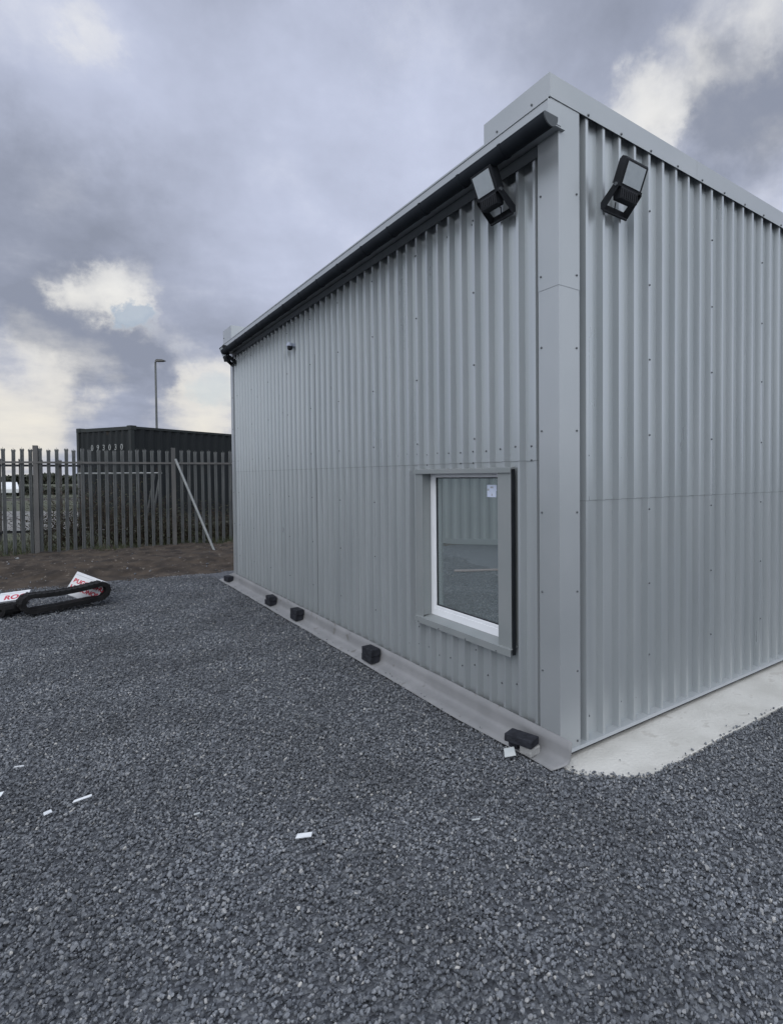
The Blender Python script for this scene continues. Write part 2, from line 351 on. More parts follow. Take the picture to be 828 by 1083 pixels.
# concrete slab (corner buried by gravel)
slab = [(-.03, -.11), (-.01, -.165), (.05, -.235), (.09, -.272), (.17, -.345), (.285, -.448), (.31, -.455), (.60, -.462), (1.05, -.452), (1.5, -.462), (2.0, -.468), (2.6, -.466), (3.4, -.47), (4.4, -.466), (WID, -.47), (WID, LEN), (.02, LEN), (.02, -.02), (-.03, -.05)]
mb = MB(); mb.prism(slab, lambda b_, a_, t: B(b_, a_, t), -.06, .066)
tag(mb.build('concrete_slab', M['conc'], bevel=.006), kind='structure')

# ------------------------------------------------------------------ the clad building
bld = empty('clad_building', COR, TH, 'grey profiled metal clad building with flat parapet, black gutter and one white framed window', 'building')
PIT, CW, WB, DP = .16667, .024, .012, .046
def depth(s, phase):
    q = (s - phase) % PIT
    if q <= CW: return 0.
    if q <= CW + WB: return DP * (q - CW) / WB
    if q >= PIT - WB: return DP * (PIT - q) / WB
    return DP
def breaks(s0, s1, phase):
    k0 = math.floor((s0 - phase) / PIT) - 1; out = {s0, s1}
    for k in range(k0, k0 + int((s1 - s0) / PIT) + 4):
        for q in (0, CW, CW + WB, PIT - WB):
            s = phase + k * PIT + q
            if s0 < s < s1: out.add(s)
    return sorted(out)
def clad(mb, side, s0, s1, z0, z1, phase, off, mi=0):
    bs = breaks(s0, s1, phase); nz = max(1, int((z1 - z0) / .5)); n = len(bs); vs = []
    for k in range(nz + 1):
        z = z0 + (z1 - z0) * k / nz
        for s in bs:
            w = .0012 * noise.noise(Vector((s * 1.3, z * 1.1, 3.))) if 0 < k < nz else 0
            d = depth(s, phase) + off + w
            vs.append((d, s, z) if side == 'L' else (s, d, z))
    mb.add(vs, [(k * n + i, k * n + i + 1, (k + 1) * n + i + 1, (k + 1) * n + i) for k in range(nz) for i in range(n - 1)], mi)
def screw(mb, side, s, z, d, r=.0075, mi=1):
    n = 6; a0 = random.random(); vs = []
    for rr, dd in ((r, d), (r, d - .004), (r * .6, d - .008)):
        for k in range(n):
            w = a0 + 2 * math.pi * k / n; c, q = rr * math.cos(w), rr * math.sin(w)
            vs.append((dd, s + c, z + q) if side == 'L' else (s + c, dd, z + q))
    fs = [tuple(range(12, 18))]
    for l in (0, 1):
        fs += [(l * n + k, l * n + (k + 1) % n, (l + 1) * n + (k + 1) % n, (l + 1) * n + k) for k in range(n)]
    mb.add(vs, fs, mi)
PL, PR = .2146 - 0.0, .2488
SL, SR = 2.035, 1.765          # lap heights on the two walls
rows = [3.82, 3.28, 2.74, 2.19, 1.65, 1.11, .58]
def jit(v, s=.006): return v + random.uniform(-s, s)
# upper sheets
mb = MB(); clad(mb, 'L', .17, LEN - .12, SL - .03, 4.05, PL, 0.)
for k in range(4, 47, 5):
    for z in rows[:4]: screw(mb, 'L', PL + k * PIT + .014, jit(z), 0)
for k in range(0, 47): screw(mb, 'L', PL + k * PIT + .095, jit(2.10, .012), DP)
for k in (2, 4, 6, 9): screw(mb, 'L', PL + k * PIT + .03, jit(3.80, .02), .004)
for k in (1, 4, 5, 8): screw(mb, 'L', PL + k * PIT + .095 - .1667 * (k == 1), jit(2.005, .004), DP)
mb.build('wall_cladding', [M['clad'], M['screw']], bld)
mb = MB(); clad(mb, 'R', .17, WID, SR - .03, 4.27, PR, 0.)
for k in range(4, 37, 5):
    for z in rows[:4]: screw(mb, 'R', PR + k * PIT + .014, jit(z), 0)
for k, z in ((0, 2.04), (2, 2.03), (3, 2.03), (5, 2.035), (7, 2.04), (8, 2.04), (10, 2.03), (12, 2.02), (13, 2.02), (15, 2.02)): screw(mb, 'R', PR + k * PIT + .07, jit(z, .008), DP)
mb.build('wall_cladding', [M['clad'], M['screw']], bld)
# lower sheets, tucked 2 mm behind
WA0, WA1, WZ0, WZ1 = .607, 1.645, .70, 1.93
mb = MB()
clad(mb, 'L', .17, .575, .15, SL, PL, .003); clad(mb, 'L', 1.70, LEN - .12, .15, SL, PL, .003)
clad(mb, 'L', .575, 1.70, .15, .675, PL, .003); clad(mb, 'L', .575, 1.70, 1.955, SL, PL, .003)
for k in range(4, 47, 5):
    for z in rows[4:]:
        if not (.4 < PL + k * PIT < 1.8 and z > .6): screw(mb, 'L', PL + k * PIT + .014, jit(z), .003)
for k in range(1, 47, 1):
    if k < 12 or k % 3 == 0: screw(mb, 'L', PL + k * PIT + .095, jit(.40, .03), DP + .003)
mb.build('wall_cladding', [M['clad_low'], M['screw']], bld)
mb = MB(); clad(mb, 'R', .17, WID, .125, SR, PR, .003)
for k in range(4, 37, 5):
    for z in rows[4:]: screw(mb, 'R', PR + k * PIT + .014, jit(z), .003)
for k in range(0, 37): 
    if k not in (1, 4): screw(mb, 'R', PR + k * PIT + .075, jit(.27, .02), DP + .003)
mb.build('wall_cladding', [M['clad_low'], M['screw']], bld)
# thin dark lap edges
mb = MB(); 
bs = breaks(.19, LEN - .12, PL)
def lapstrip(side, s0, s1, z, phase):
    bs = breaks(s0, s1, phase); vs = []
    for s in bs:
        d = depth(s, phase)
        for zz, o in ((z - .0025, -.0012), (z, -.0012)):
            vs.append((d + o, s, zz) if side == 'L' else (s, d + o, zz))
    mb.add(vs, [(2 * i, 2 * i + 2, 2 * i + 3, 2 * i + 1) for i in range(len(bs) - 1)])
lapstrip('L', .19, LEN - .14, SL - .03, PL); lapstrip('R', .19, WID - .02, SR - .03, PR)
# vertical side laps
for k in (19,):
    s = PR + k * PIT - WB - .004
    mb.box(s, s + .0012, DP - .0018, DP + .004, SR - .9, SR + .3)
for k in (24,):
    s = PL + k * PIT - WB - .004
    mb.box(DP - .0018, DP + .004, s, s + .0014, .6 if k % 2 else .25, 1.6 if k % 2 else 3.4)
mb.build('sheet_lap', M['seam'], bld)
# corner flashings
def corner_piece(z0, z1, o):
    mb = MB(); F = .182; t = .0022
    poly = [(-o, -o), (F, -o), (F, DP - .006), (F - t, DP - .006), (F - t, -o + t), (-o + t, -o + t), (-o + t, F - t), (DP - .006, F - t), (DP - .006, F), (-o, F)]
    mb.prism(poly, lambda p, q, t_: (p, q, t_), z0, z1); return mb
mb = corner_piece(.10, 3.14, .004)
for z in (2.73, 2.2, 1.66, 1.14, .62, .17):
    screw(mb, 'L', .155, jit(z, .01), -.004); screw(mb, 'R', .155, jit(z, .01), -.004)
mb.build('corner_flashing', [M['flash'], M['screw']], bld)
mb = corner_piece(3.10, 4.235, .0065)
for z in (3.70, 3.19): screw(mb, 'L', .155, jit(z, .01), -.0065); screw(mb, 'R', .155, jit(z, .01), -.0065)
mb.build('corner_flashing', [M['flash'], M['screw']], bld)
mb = MB(); mb.box(-.004, .15, LEN - .14, LEN + .002, .15, 4.05)
mb.box(.05, WID, LEN - .03, LEN, .05, 4.2); mb.box(WID - .03, WID, .04, 1.4, .05, 4.2); mb.box(WID - .03, WID, 6.4, LEN - .03, .05, 4.2); mb.box(WID - .03, WID, 1.4, 6.4, 3.2, 4.2)  # unseen rear wall has an added opening so daylight brightens the interior
for z in rows: screw(mb, 'L', LEN - .11, z, -.004)
mb.build('far_wall', [M['flash'], M['screw']], bld)
# base drip flashings
mb = MB()
mb.prism([(DP + .006, .140), (DP + .006, .134), (-.008, .124), (-.014, .104), (-.011, .103), (-.004, .118), (DP + .012, .126)], lambda p, q, t: (t, p, q), -.008, WID)
mb.build('base_flashing', M['flash'], bld)
mb = MB(); mb.box(.05, WID - .03, .03, .04, -.02, .124); mb.build('base_gap_shade', M['black'], bld)  # black backing that darkens the gap under the flashing like shade
# eaves: fascia, soffit, gutter
mb = MB()
mb.box(-.125, -.120, -.035, LEN + .02, 4.05, 4.192); mb.box(-.12, .03, -.03, LEN, 4.052, 4.060); mb.box(-.130, -.1252, -.037, LEN + .02, 4.182, 4.195)
mb.box(-.12, -.01, -.034, -.028, 4.061, 4.19); mb.box(-.12, .02, LEN + .01, LEN + .016, 4.061, 4.19)
mb.build('fascia', M['flash'], bld)
mb = MB(); mb.box(-.0075, -.0035, .185, LEN - .15, 3.97, 4.048); mb.build('eaves_flashing', M['gutter_end'], bld)
mb = MB(); n = 14; r = .052; gx, gzz = -.186, 4.012
prof = [(gx + r * math.cos(math.pi + math.pi * k / n), gzz + 1.1 * r * math.sin(math.pi + math.pi * k / n)) for k in range(n + 1)]
prof = [(gx - r, gzz + .012)] + prof + [(gx + r, gzz + .012)]
inner = [(gx + (x - gx) * .95, z if i in (0, len(prof) - 1) else z + .003) for i, (x, z) in enumerate(prof)]
mb.prism(prof + inner[::-1], lambda p, q, t: (p, t, q), -.12, LEN - .35)
mb.build('gutter', M['gutter'], bld)
mb = MB(); mb.prism([(x * 1.0 + (x - gx) * .04, z - .002) for x, z in prof], lambda p, q, t: (p, t, q), -.129, -.1202)
mb.build('gutter_end_cap', M['gutter_end'], bld)
for s in [.30, .76, 1.28, 1.80, 2.31] + [2.85 + .55 * k for k in range(9)]:
    mb = MB(); big = [(gx + (x - gx) * 1.09, gzz + (z - gzz) * 1.09) for x, z in prof]
    inn = [(gx + (x - gx) * 1.005, gzz + (z - gzz) * 1.005) for x, z in prof]
    mb.prism(big + inn[::-1], lambda p, q, t: (p, t, q), s - .014, s + .014)
    mb.box(gx + r, -.1252, s - .014, s + .014, 4.0, 4.02); mb.build('gutter_bracket', M['gutter'], bld)
# roof and parapets
mb = MB(); mb.box(-.119, .02, .0, LEN, 4.17, 4.188); mb.box(.0205, WID, .3, LEN, 4.17, 4.188); mb.build('roof', M['roof'], bld)
def parapet(y0, y1, z0, z1, bx, joints):
    mb = MB(); mb.prism([(y0, z0), (y0 + .004, z0), (y0 + .004, z1 - .02), (y1 - .004, z1 - .02), (y1 - .004, z0), (y1, z0), (y1, z1 - .004), (y1 - .006, z1), (y0 + .006, z1), (y0, z1 - .004)], lambda p, q, t: (t, p, q), bx + .006, WID + .05)
    mb.box(bx, bx + .005, y0 - .002, y1 + .002, z0 - .0, z1 - .003)
    return mb
mb = parapet(-.012, .645, 4.228, 4.376, -.085, [])
for k in range(0, 37, 2): screw(mb, 'R', PR + k * PIT + .014, 4.243, -.012, .009)
for s, z in ((.15, 4.255), (.50, 4.255)): screw(mb, 'L', s, z, -.085, .008)
for b_ in (.0,): pass
mb.box(1.52, 1.523, -.0132, -.008, 4.235, 4.37)
mb.build('parapet', [M['flash'], M['screw']], bld)
mb = MB(); mb.box(-.075, .03, -.006, .62, 4.189, 4.24); mb.build('parapet_upstand', M['flash'], bld)
mb = parapet(7.46, 7.99, 4.17, 4.43, -.11, [])
screw(mb, 'L', 7.93, 4.30, -.11, .01); mb.build('parapet', [M['flash'], M['screw']], bld)
# interior (seen dimly through the pane)
mb = MB(); mb.box(.12, WID - .1, .12, LEN - .1, .06, .075); mb.box(.12, WID - .1, .12, LEN - .1, 3.3, 3.31)
mb.box(WID - .12, WID - .1, .12, 1.4, .076, 3.29); mb.box(WID - .12, WID - .1, 6.4, LEN - .1, .076, 3.29); mb.box(.12, WID - .13, LEN - .12, LEN - .1, .076, 3.29); mb.box(.12, WID - .13, .10, .12, .076, 3.29)  # lining left open at the unseen rear, added to light the room
mb.box(.12, .135, .14, WA0 - .02, .076, 3.29); mb.box(.12, .135, WA1 + .02, LEN - .14, .076, 3.29)
mb.box(.12, .135, WA0 - .02, WA1 + .02, .076, .62); mb.box(.12, .135, WA0 - .02, WA1 + .02, 1.98, 3.29)
mb.build('interior_lining', M['inside'], bld)
# window
FB = .075
fr = MB(); fw_ = .078; za, zb = .70, 1.965; ya, yb = WA0 - .0, WA1
def ring(mb, x0, x1, y0, y1, z0, z1, w, wb=None):
    wb = wb or w
    mb.box(x0, x1, y0, y0 + w, z0, z1); mb.box(x0, x1, y1 - w, y1, z0, z1)
    mb.box(x0, x1, y0 + w, y1 - w, z0, z0 + wb); mb.box(x0, x1, y0 + w, y1 - w, z1 - w, z1)
ring(fr, FB, FB + .06, ya, yb, za, zb, fw_ * .62, .062)
ring(fr, FB + .006, FB + .05, ya + .0485, yb - .0485, za + .0622, zb - .0485, .024)
win = fr.build('window', M['upvc'], bld, bevel=.004)
mb = MB(); ring(mb, FB + .012, FB + .03, ya + .0727, yb - .0727, za + .0865, zb - .0727, .008); mb.build('window_gasket', M['black'], win)
mb = MB(); mb.box(FB + .02, FB + .024, ya + .079, yb - .079, za + .093, zb - .079); mb.build('window_pane', M['glass'], win)
mb = MB()
mb.box(-.008, -.005, 1.640, 1.757, .665, 1.935)                      # left strip
mb.box(-.008, -.005, .467, .612, .66, 1.945)                         # right strip
mb.box(-.0045, FB + .01, 1.645, 1.649, .70, 1.93)                      # left reveal
mb.box(-.0045, FB + .01, .602, .606, .70, 1.93)                        # right reveal
mb.box(-.0045, FB + .01, .606, 1.645, 1.926, 1.93)                     # head reveal
mb.build('window_surround', M['trim'], win)
mb = MB(); mb.prism([(-.022, 1.925), (-.022, 1.958), (.02, 1.966), (.02, 1.962), (-.018, 1.954), (-.018, 1.925)], lambda p, q, t: (p, t, q), .455, 1.772)
mb.build('window_head', M['trim'], win)
mb = MB(); mb.prism([(FB + .004, .703), (FB + .004, .699), (-.020, .676), (-.020, .630), (-.024, .630), (-.024, .681)], lambda p, q, t: (p, t, q), .46, 1.765)
for s in (.62, 1.0, 1.38, 1.7): screw(mb, 'L', s, .641, -.024, .006)
mb.build('window_sill', [M['trim'], M['screw']], win)
mb = MB(); mb.box(FB + .0185, FB + .0195, .757, .865, 1.742, 1.790); mb.box(FB + .0182, FB + .0192, .750, .865, 1.7895, 1.835)
mb.box(FB + .0176, FB + .0181, .79, .825, 1.81, 1.822, mi=1); mb.box(FB + .0178, FB + .0183, .80, .812, 1.752, 1.768, mi=1); mb.box(FB + .0176, FB + .0181, .84, .862, 1.79, 1.806, mi=1)
mb.build('sticker', [M['sticker'], M['cardside']], win)
mb = MB(); mb.box(-.002, .024, .4575, .4665, .64, 1.95); mb.build('window_gap_shade', M['black'], win)  # black strip painted in as the shadow gap beside the right trim

# ------------------------------------------------------------------ things on and around the building
def floodlight(loc_b, side, label, tilt=0.):
    # local frame: x along wall, y outward, z up
    if side == 'L': o_ = B(0, loc_b[0], loc_b[1]); rz = math.atan2(Dy.y, Dy.x)
    else: o_ = B(loc_b[0], 0, loc_b[1]); rz = math.atan2(-Ex.y, -Ex.x)
    root = empty('floodlight', o_, rz, label, 'floodlight', 'black floodlights under the roof edge')
    W = .112
    mb = MB()
    mb.prism([(.146, .082), (.212, .232), (.210, .244), (.182, .262), (.165, .258), (.100, .115), (.102, .095)], lambda p, q, t: (t, p, q), -W, W)
    for k in range(9):
        x = -.1 + k * .025
        mb.prism([(.103, .118), (.085, .126), (.148, .262), (.166, .256)], lambda p, q, t: (t, p, q), x - .002, x + .002)
    body = mb.build('lamp_body', M['black'], root, bevel=.006)
    mb = MB(); mb.prism([(.150, .084), (.140, .012), (.075, .022), (.075, .08), (.10, .112)], lambda p, q, t: (t, p, q), -.085, .085)
    for k in range(8):
        x = -.0735 + k * .021
        mb.prism([(.149, .078), (.141, .016), (.147, .015), (.155, .072)], lambda p, q, t: (t, p, q), x - .003, x + .003)
    mb.build('driver_box', M['black'], root, bevel=.003)
    t_ = Vector((0, .066, .150)).normalized(); nn = Vector((0, t_.z, -t_.y)); c0 = Vector((0, .179, .157)) + nn * .002
    mb = MB(); vs = []
    for (u, w) in ((-.088, -.062), (.088, -.062), (.088, .070), (-.088, .070)):
        vs.append(c0 + Vector((u, 0, 0)) + t_ * w)
    vs += [v + nn * .004 for v in vs]
    mb.add(vs, [(0, 1, 2, 3), (4, 5, 6, 7), (0, 1, 5, 4), (1, 2, 6, 5), (2, 3, 7, 6), (3, 0, 4, 7)])
    mb.build('lens', M['lens'], root)
    mb = MB()
    for s in (-1, 1):
        x = s * (W + .004)
        mb.prism([(.0, -.018), (.02, -.035), (.035, -.03), (.15, .075), (.155, .098), (.138, .115), (.112, .108), (.0, .025)], lambda p, q, t: (t, p, q), min(x, x + s * .005), max(x, x + s * .005))
    mb.box(-W - .009, W + .009, -.0, .005, -.02, .025)
    mb.box(-W - .009, W + .009, .015, .03, -.040, -.028)
    mb.build('bracket', M['black'], root, bevel=.002)
    for s in (-1, 1):
        mb = MB(); mb.tube([(s * (W + .009), .134, .093), (s * (W + .018), .134, .093)], .012, 10); mb.build('pivot_bolt', M['screw'], root)
    mb = MB(); mb.tube([(0, .03, .05), (.01, .02, -.03), (.03, .0, -.02)], .004, 6); mb.build('cable', M['black'], root)
    return root
floodlight((.53, 3.725), 'L', 'black floodlight on the long wall tucked under the gutter near the building corner')
floodlight((.515, 3.70), 'R', 'black floodlight on the end wall to the right of the corner flashing')
floodlight((7.72, 3.86), 'L', 'black floodlight at the far end of the gutter beside the distant parapet block')
cam_root = empty('security_camera', B(0, 4.825, 3.60), TH, 'small white dome camera with black underside high on the long wall', 'security camera')
mb = MB(); prof_ = [(.0, .085), (.03, .082), (.052, .065), (.06, .04), (.06, .0)]
def lathe(mb, prof, cx, cy, seg=18, mi=0):
    vs = []; n = len(prof)
    for rr, z in prof:
        for k in range(seg):
            w = 2 * math.pi * k / seg; vs.append((cx + rr * math.cos(w), cy + rr * math.sin(w), z))
    mb.add(vs, [(i * seg + k, i * seg + (k + 1) % seg, (i + 1) * seg + (k + 1) % seg, (i + 1) * seg + k) for i in range(n - 1) for k in range(seg)], mi)
lathe(mb, [(.0005, .06), (.022, .057), (.040, .044), (.048, .02), (.048, .0), (.0005, 0)], -.055, 0); mb.box(-.03, .030, -.03, .03, .0, .045)
mb.build('housing', M['cctv'], cam_root, smooth=False)
mb = MB(); lathe(mb, [(.036, -.001), (.037, -.03), (.030, -.050), (.015, -.058), (.0005, -.06)], -.050, 0); mb.build('dome', M['black'], cam_root, smooth=True); cam_root.scale = (.85, .85, .85)
# damp proof sheet
def sheet():
    A0, A1, n = -.112, 8.42, 300; vs = []
    for i in range(n + 1):
        a = A0 + (A1 - A0) * i / n
        w = .012 * noise.noise(Vector((a * 1.3, 0, 0))) + .004 * noise.noise(Vector((a * 6, 3, 0)))
        fz = .112 + .010 * noise.noise(Vector((a * .8, 7, 0)))
        top = .24 + .004 * noise.noise(Vector((a * 2, 9, 0))); fl = .006 * noise.noise(Vector((a * 3, 11, 0)))
        if a > LEN: top -= (a - LEN) * .25
        o = -.150 + w + .028 * max(0, 1 - abs(a + .1) / .8)
        oz = .070 + .006 * noise.noise(Vector((a * 2.2, 15, 0)))
        for p, q in ((-.009, top), (-.013 + fl * .3, (top + fz) / 2), (-.018 + fl * .6, fz + .015), (-.026 + fl * .6, fz - .008), (-.042, fz - .018), (-.085, (fz + oz) / 2 - .010), (o, oz)):
            v = B(p, a + .55 * max(0, -p - .01) * max(0, 1 - i / 14), q); vs.append(v)
    m_ = 7; mb = MB(); mb.add(vs, [(i * m_ + j, (i + 1) * m_ + j, (i + 1) * m_ + j + 1, i * m_ + j + 1) for i in range(n) for j in range(m_ - 1)])
    return mb.build('damp_proof_sheet', M['dpm'], solid=.003, smooth=True)
tag(sheet(), 'long grey plastic sheet folded up against the foot of the long wall', 'plastic sheet')
def block(name, b, a, z, rz, dims, mt, label, group=None, tilt=(0, 0)):
    mb = MB(); lx, ly, lz = dims; mb.box(-lx / 2, lx / 2, -ly / 2, ly / 2, 0, lz)
    o = mb.build(name, mt, bevel=.006); o.location = B(b, a, z); o.rotation_euler = (tilt[0], tilt[1], TH + rz)
    return tag(o, label, 'block', group)
GP = 'charcoal paving blocks weighing down the sheet'
PD = (.1, .2, .068)
block('paving_block', -.080, 8.02, .092, .1, (.1, .2, .09), M['paver'], 'charcoal paving block at the farthest end of the plastic sheet', GP)
block('paving_block', -.080, 5.67, .092, .05, PD, M['paver'], 'charcoal paving block second from the far end, lower one of its pair', GP)
block('paving_block', -.076, 5.66, .161, -.06, (.1, .2, .06), M['paver'], 'charcoal paving block second from the far end, upper one of its pair', GP)
block('paving_block', -.080, 4.61, .092, .0, PD, M['paver'], 'charcoal paving block in the third heap from the far end, lower one', GP)
block('paving_block', -.077, 4.60, .161, .05, PD, M['paver'], 'charcoal paving block in the third heap from the far end, upper one', GP)
block('paving_block', -.082, 2.52, .092, .0, PD, M['paver'], 'charcoal paving block beyond the window, bottom of the two-high stack', GP)
block('paving_block', -.082, 2.51, .161, .02, PD, M['paver'], 'charcoal paving block beyond the window, top of the two-high stack', GP)
block('paving_block', -.128, .232, .146, .33, (.105, .205, .052), M['paver'], 'charcoal paving block lying aslant on a grey block near the building corner', GP, tilt=(.04, .03))
block('paving_block', -.105, .30, .090, .1, (.09, .08, .052), M['paver'], 'half hidden charcoal paving block under the aslant block near the corner', GP)
block('concrete_block', -.100, .180, .086, .12, (.095, .10, .052), M['block'], 'pale grey broken concrete block under the aslant charcoal block near the corner')

# ------------------------------------------------------------------ litter on the gravel
def scrap(name, x, y, L_, W_, rz, label, mt, tilt=(0.05, 0.03), taper=.6, th=.004, z=.028):
    L_ *= .85; W_ *= .8; mb = MB(); p = [(-L_ / 2, -W_ / 2), (L_ / 2, -W_ / 2 * taper), (L_ / 2 * .96, W_ / 2), (-L_ / 2 * .9, W_ / 2 * taper)]
    mb.prism(p, lambda a, b, t: (a, b, t + .003 * math.sin(a * 30)), 0, th)
    o = mb.build(name, mt); o.location = (x, y, gz(x, y) + z); o.rotation_euler = (tilt[0], tilt[1], rz)
    return tag(o, label, 'scrap', 'white scraps lying on the gravel')
scrap('plastic_scrap', -2.38, 3.265, .112, .030, .35, 'long white tapering scrap on the gravel at the left, right of the small square scrap', M['scrap'], tilt=(.35, -.1), taper=.35)
scrap('plastic_scrap', -2.48, 3.13, .045, .045, .8, 'small white diamond shaped scrap on the gravel at the left', M['scrap'], taper=.8)
scrap('plastic_scrap', -.96, 2.885, .095, .038, .05, 'white tile shard on the gravel in the middle foreground', M['scrap'], tilt=(.3, .0), taper=.8)
scrap('plastic_scrap', -3.07, 3.65, .07, .016, .1, 'thin white sliver on the gravel farthest back of the scraps', M['scrap'])
scrap('plastic_scrap', -2.92, 3.32, .05, .05, .1, 'white scrap cut by the left edge of the picture', M['scrap'], tilt=(.5, .0))
scrap('plastic_scrap', -.07, 2.96, .05, .012, .05, 'tiny white sliver on the gravel below the building corner', M['scrapg'])
scrap('plastic_scrap', -1.62, 3.09, .035, .016, .4, 'tiny pale chip on the gravel left of the tile shard', M['scrapg'])
o = scrap('tile_offcut', .135, 3.62, .085, .10, .1, 'pale grey card offcut sticking out beneath the edge of the plastic sheet', M['scrapg'], tilt=(.25, -.05), taper=.95, z=.045)

# ------------------------------------------------------------------ rubber tracks and cartons
def track(name, P0, u, L_, H, w, label, lift=0., seed=1):
    root = empty(name, (P0[0], P0[1], .012), math.atan2(u[1], u[0]), label, 'rubber track', 'rubber digger tracks on the gravel')
    r = H / 2; n = 16; pts = []
    def path(s):
        per = 2 * (L_ - H) + 2 * math.pi * r; s = (s % 1) * per; st = L_ - H
        if s < st: x, z = r + s, 0; nx, nz = 0, -1
        elif s < st + math.pi * r:
            w_ = (s - st) / r - math.pi / 2; x, z = r + st + r * math.cos(w_), r + r * math.sin(w_); nx, nz = math.cos(w_), math.sin(w_)
        elif s < 2 * st + math.pi * r:
            x, z = r + st - (s - st - math.pi * r), H; nx, nz = 0, 1
        else:
            w_ = (s - 2 * st - math.pi * r) / r + math.pi / 2; x, z = r + r * math.cos(w_), r + r * math.sin(w_); nx, nz = math.cos(w_), math.sin(w_)
        z2 = z + lift * (x / L_) ** 2 - (.03 * math.sin(math.pi * x / L_) if nz > .5 else 0)
        return x, max(z2, .0), nx, nz
    K = 120; vs = []; t = .048
    for i in range(K):
        x, z, nx, nz = path(i / K)
        for y, d in ((0, -t), (0, .012), (w, .012), (w, -t)): vs.append((x + nx * d, y, z + nz * d + .03))
    mb = MB(); mb.add(vs, [(4 * i + j, 4 * ((i + 1) % K) + j, 4 * ((i + 1) % K) + (j + 1) % 4, 4 * i + (j + 1) % 4) for i in range(K) for j in range(4)])
    K2 = 34
    for i in range(K2):
        for h0, (y0, y1) in ((0, (.0, w * .48)), (.5, (w * .52, w))):
            x, z, nx, nz = path((i + h0) / K2); tx, tz = -nz, nx
            vs = []
            for y in (y0, y1):
                for a_, d in ((-.013, .010), (.013, .010), (.009, .019), (-.009, .019)): vs.append((x + tx * a_ + nx * d, y, z + tz * a_ + nz * d + .03))
            mb.add(vs, [(0, 1, 2, 3), (4, 5, 6, 7), (0, 1, 5, 4), (1, 2, 6, 5), (2, 3, 7, 6), (3, 0, 4, 7)])
    for i in range(K2):
        x, z, nx, nz = path(i / K2); tx, tz = -nz, nx
        for y0, y1 in ((w * .36, w * .42), (w * .58, w * .64)):
            vs = []
            for y in (y0, y1):
                for a_, d in ((-.012, -.02), (.012, -.02), (.006, -.042), (-.006, -.042)): vs.append((x + tx * a_ + nx * d, y, z + tz * a_ + nz * d + .03))
            mb.add(vs, [(0, 1, 2, 3), (4, 5, 6, 7), (0, 1, 5, 4), (1, 2, 6, 5), (2, 3, 7, 6), (3, 0, 4, 7)])
    mb.build('band', M['rubber'], root)
    return root
track('rubber_track', (-6.36, 7.68), (.60, .80), 1.06, .26, .24, 'long black rubber digger track standing as an open loop in front of the tilted carton', lift=.05)
track('rubber_track', (-6.50, 7.86), (-.97, .25), 1.2, .13, .24, 'black rubber digger track at the left edge of the picture beside the smaller carton')
def carton(org, ux, uy, sx, sy, th, label, lines, size):
    ux = Vector(ux).normalized(); uy = Vector(uy); uy = (uy - ux * uy.dot(ux)).normalized(); nz = ux.cross(uy)
    root = empty('carton', org, 0, label, 'carton', 'white cartons with red lettering')
    A = frame((0, 0, 0), ux, uy, nz)
    mb = MB(); mb.box(0, sx, 0, sy, -th, 0, A)
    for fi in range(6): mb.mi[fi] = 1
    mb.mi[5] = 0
    mb.build('box', [M['card'], M['cardside']], root, bevel=.008)
    mb = MB(); mb.box(.01, sx - .01, sy - .045, sy - .040, .0, .0015, A); mb.build('flap_edge', M['cardside'], root)
    for k, (txt, px, py) in enumerate(lines):
        text_obj(txt, size, M['red'], root, A @ Matrix.Translation((px, py, .001)), .0006, 'red_lettering', align='LEFT', bold=.004)
    return root
carton(Vector((-6.39, 8.47, .175)), (.437, 0, -.165), (.15, .14, .315), .48, .36, .15, 'larger white carton with two rows of red letters propped up behind the track loop', [('BUGCCOHU', .03, .20), ('HVICONOS', .03, .10)], .085)
carton(Vector((-6.83, 7.80, .19)), (.36, .12, .035), (-.09, .26, .17), .36, .19, .11, 'smaller white carton with faint red print lying at the left behind the track loop', [('ROC', .08, .03)], .12)

# ------------------------------------------------------------------ fences
FP = Vector((-10.13, 12.5, 0)); FD = Vector((.859, .513, 0)).normalized(); FN = Vector((-FD.y, FD.x, 0))
FROT = math.atan2(FD.y, FD.x)
def pale_mesh(h, mt, name):
    # W section with three splayed points on top
    w = .034; pr = [(-w, .012), (-.020, -.004), (-.008, .010), (0, .004), (.008, .010), (.020, -.004), (w, .012)]
    t = .003; mb = MB(); n = len(pr); vs = []
    zt = [h - .07, h - .035, h - .065, h, h - .065, h - .035, h - .07]
    ox = [-.014, -.012, 0, 0, 0, .012, .014]
    for lay, dy in ((0, 0), (1, t)):
        for (x, y) in pr: vs.append((x, y + dy, 0))
        for (x, y) in pr: vs.append((x, y + dy, h - .11))
        for i, (x, y) in enumerate(pr): vs.append((x * .8 + ox[i], y + dy - (.018 if i == 3 else 0), zt[i]))
    fs = []
    for lay in (0, 1):
        b0 = lay * 3 * n
        for r_ in (0, 1):
            for i in range(n - 1): fs.append((b0 + r_ * n + i, b0 + r_ * n + i + 1, b0 + (r_ + 1) * n + i + 1, b0 + (r_ + 1) * n + i))
    for r_ in (0, 1):
        for i in (0, n - 1): fs.append((r_ * n + i, (r_ + 1) * n + i, 3 * n + (r_ + 1) * n + i, 3 * n + r_ * n + i))
    for i in range(n - 1): fs.append((2 * n + i, 2 * n + i + 1, 5 * n + i + 1, 5 * n + i))
    mb.add(vs, fs); me_o = mb.build(name, mt); return me_o
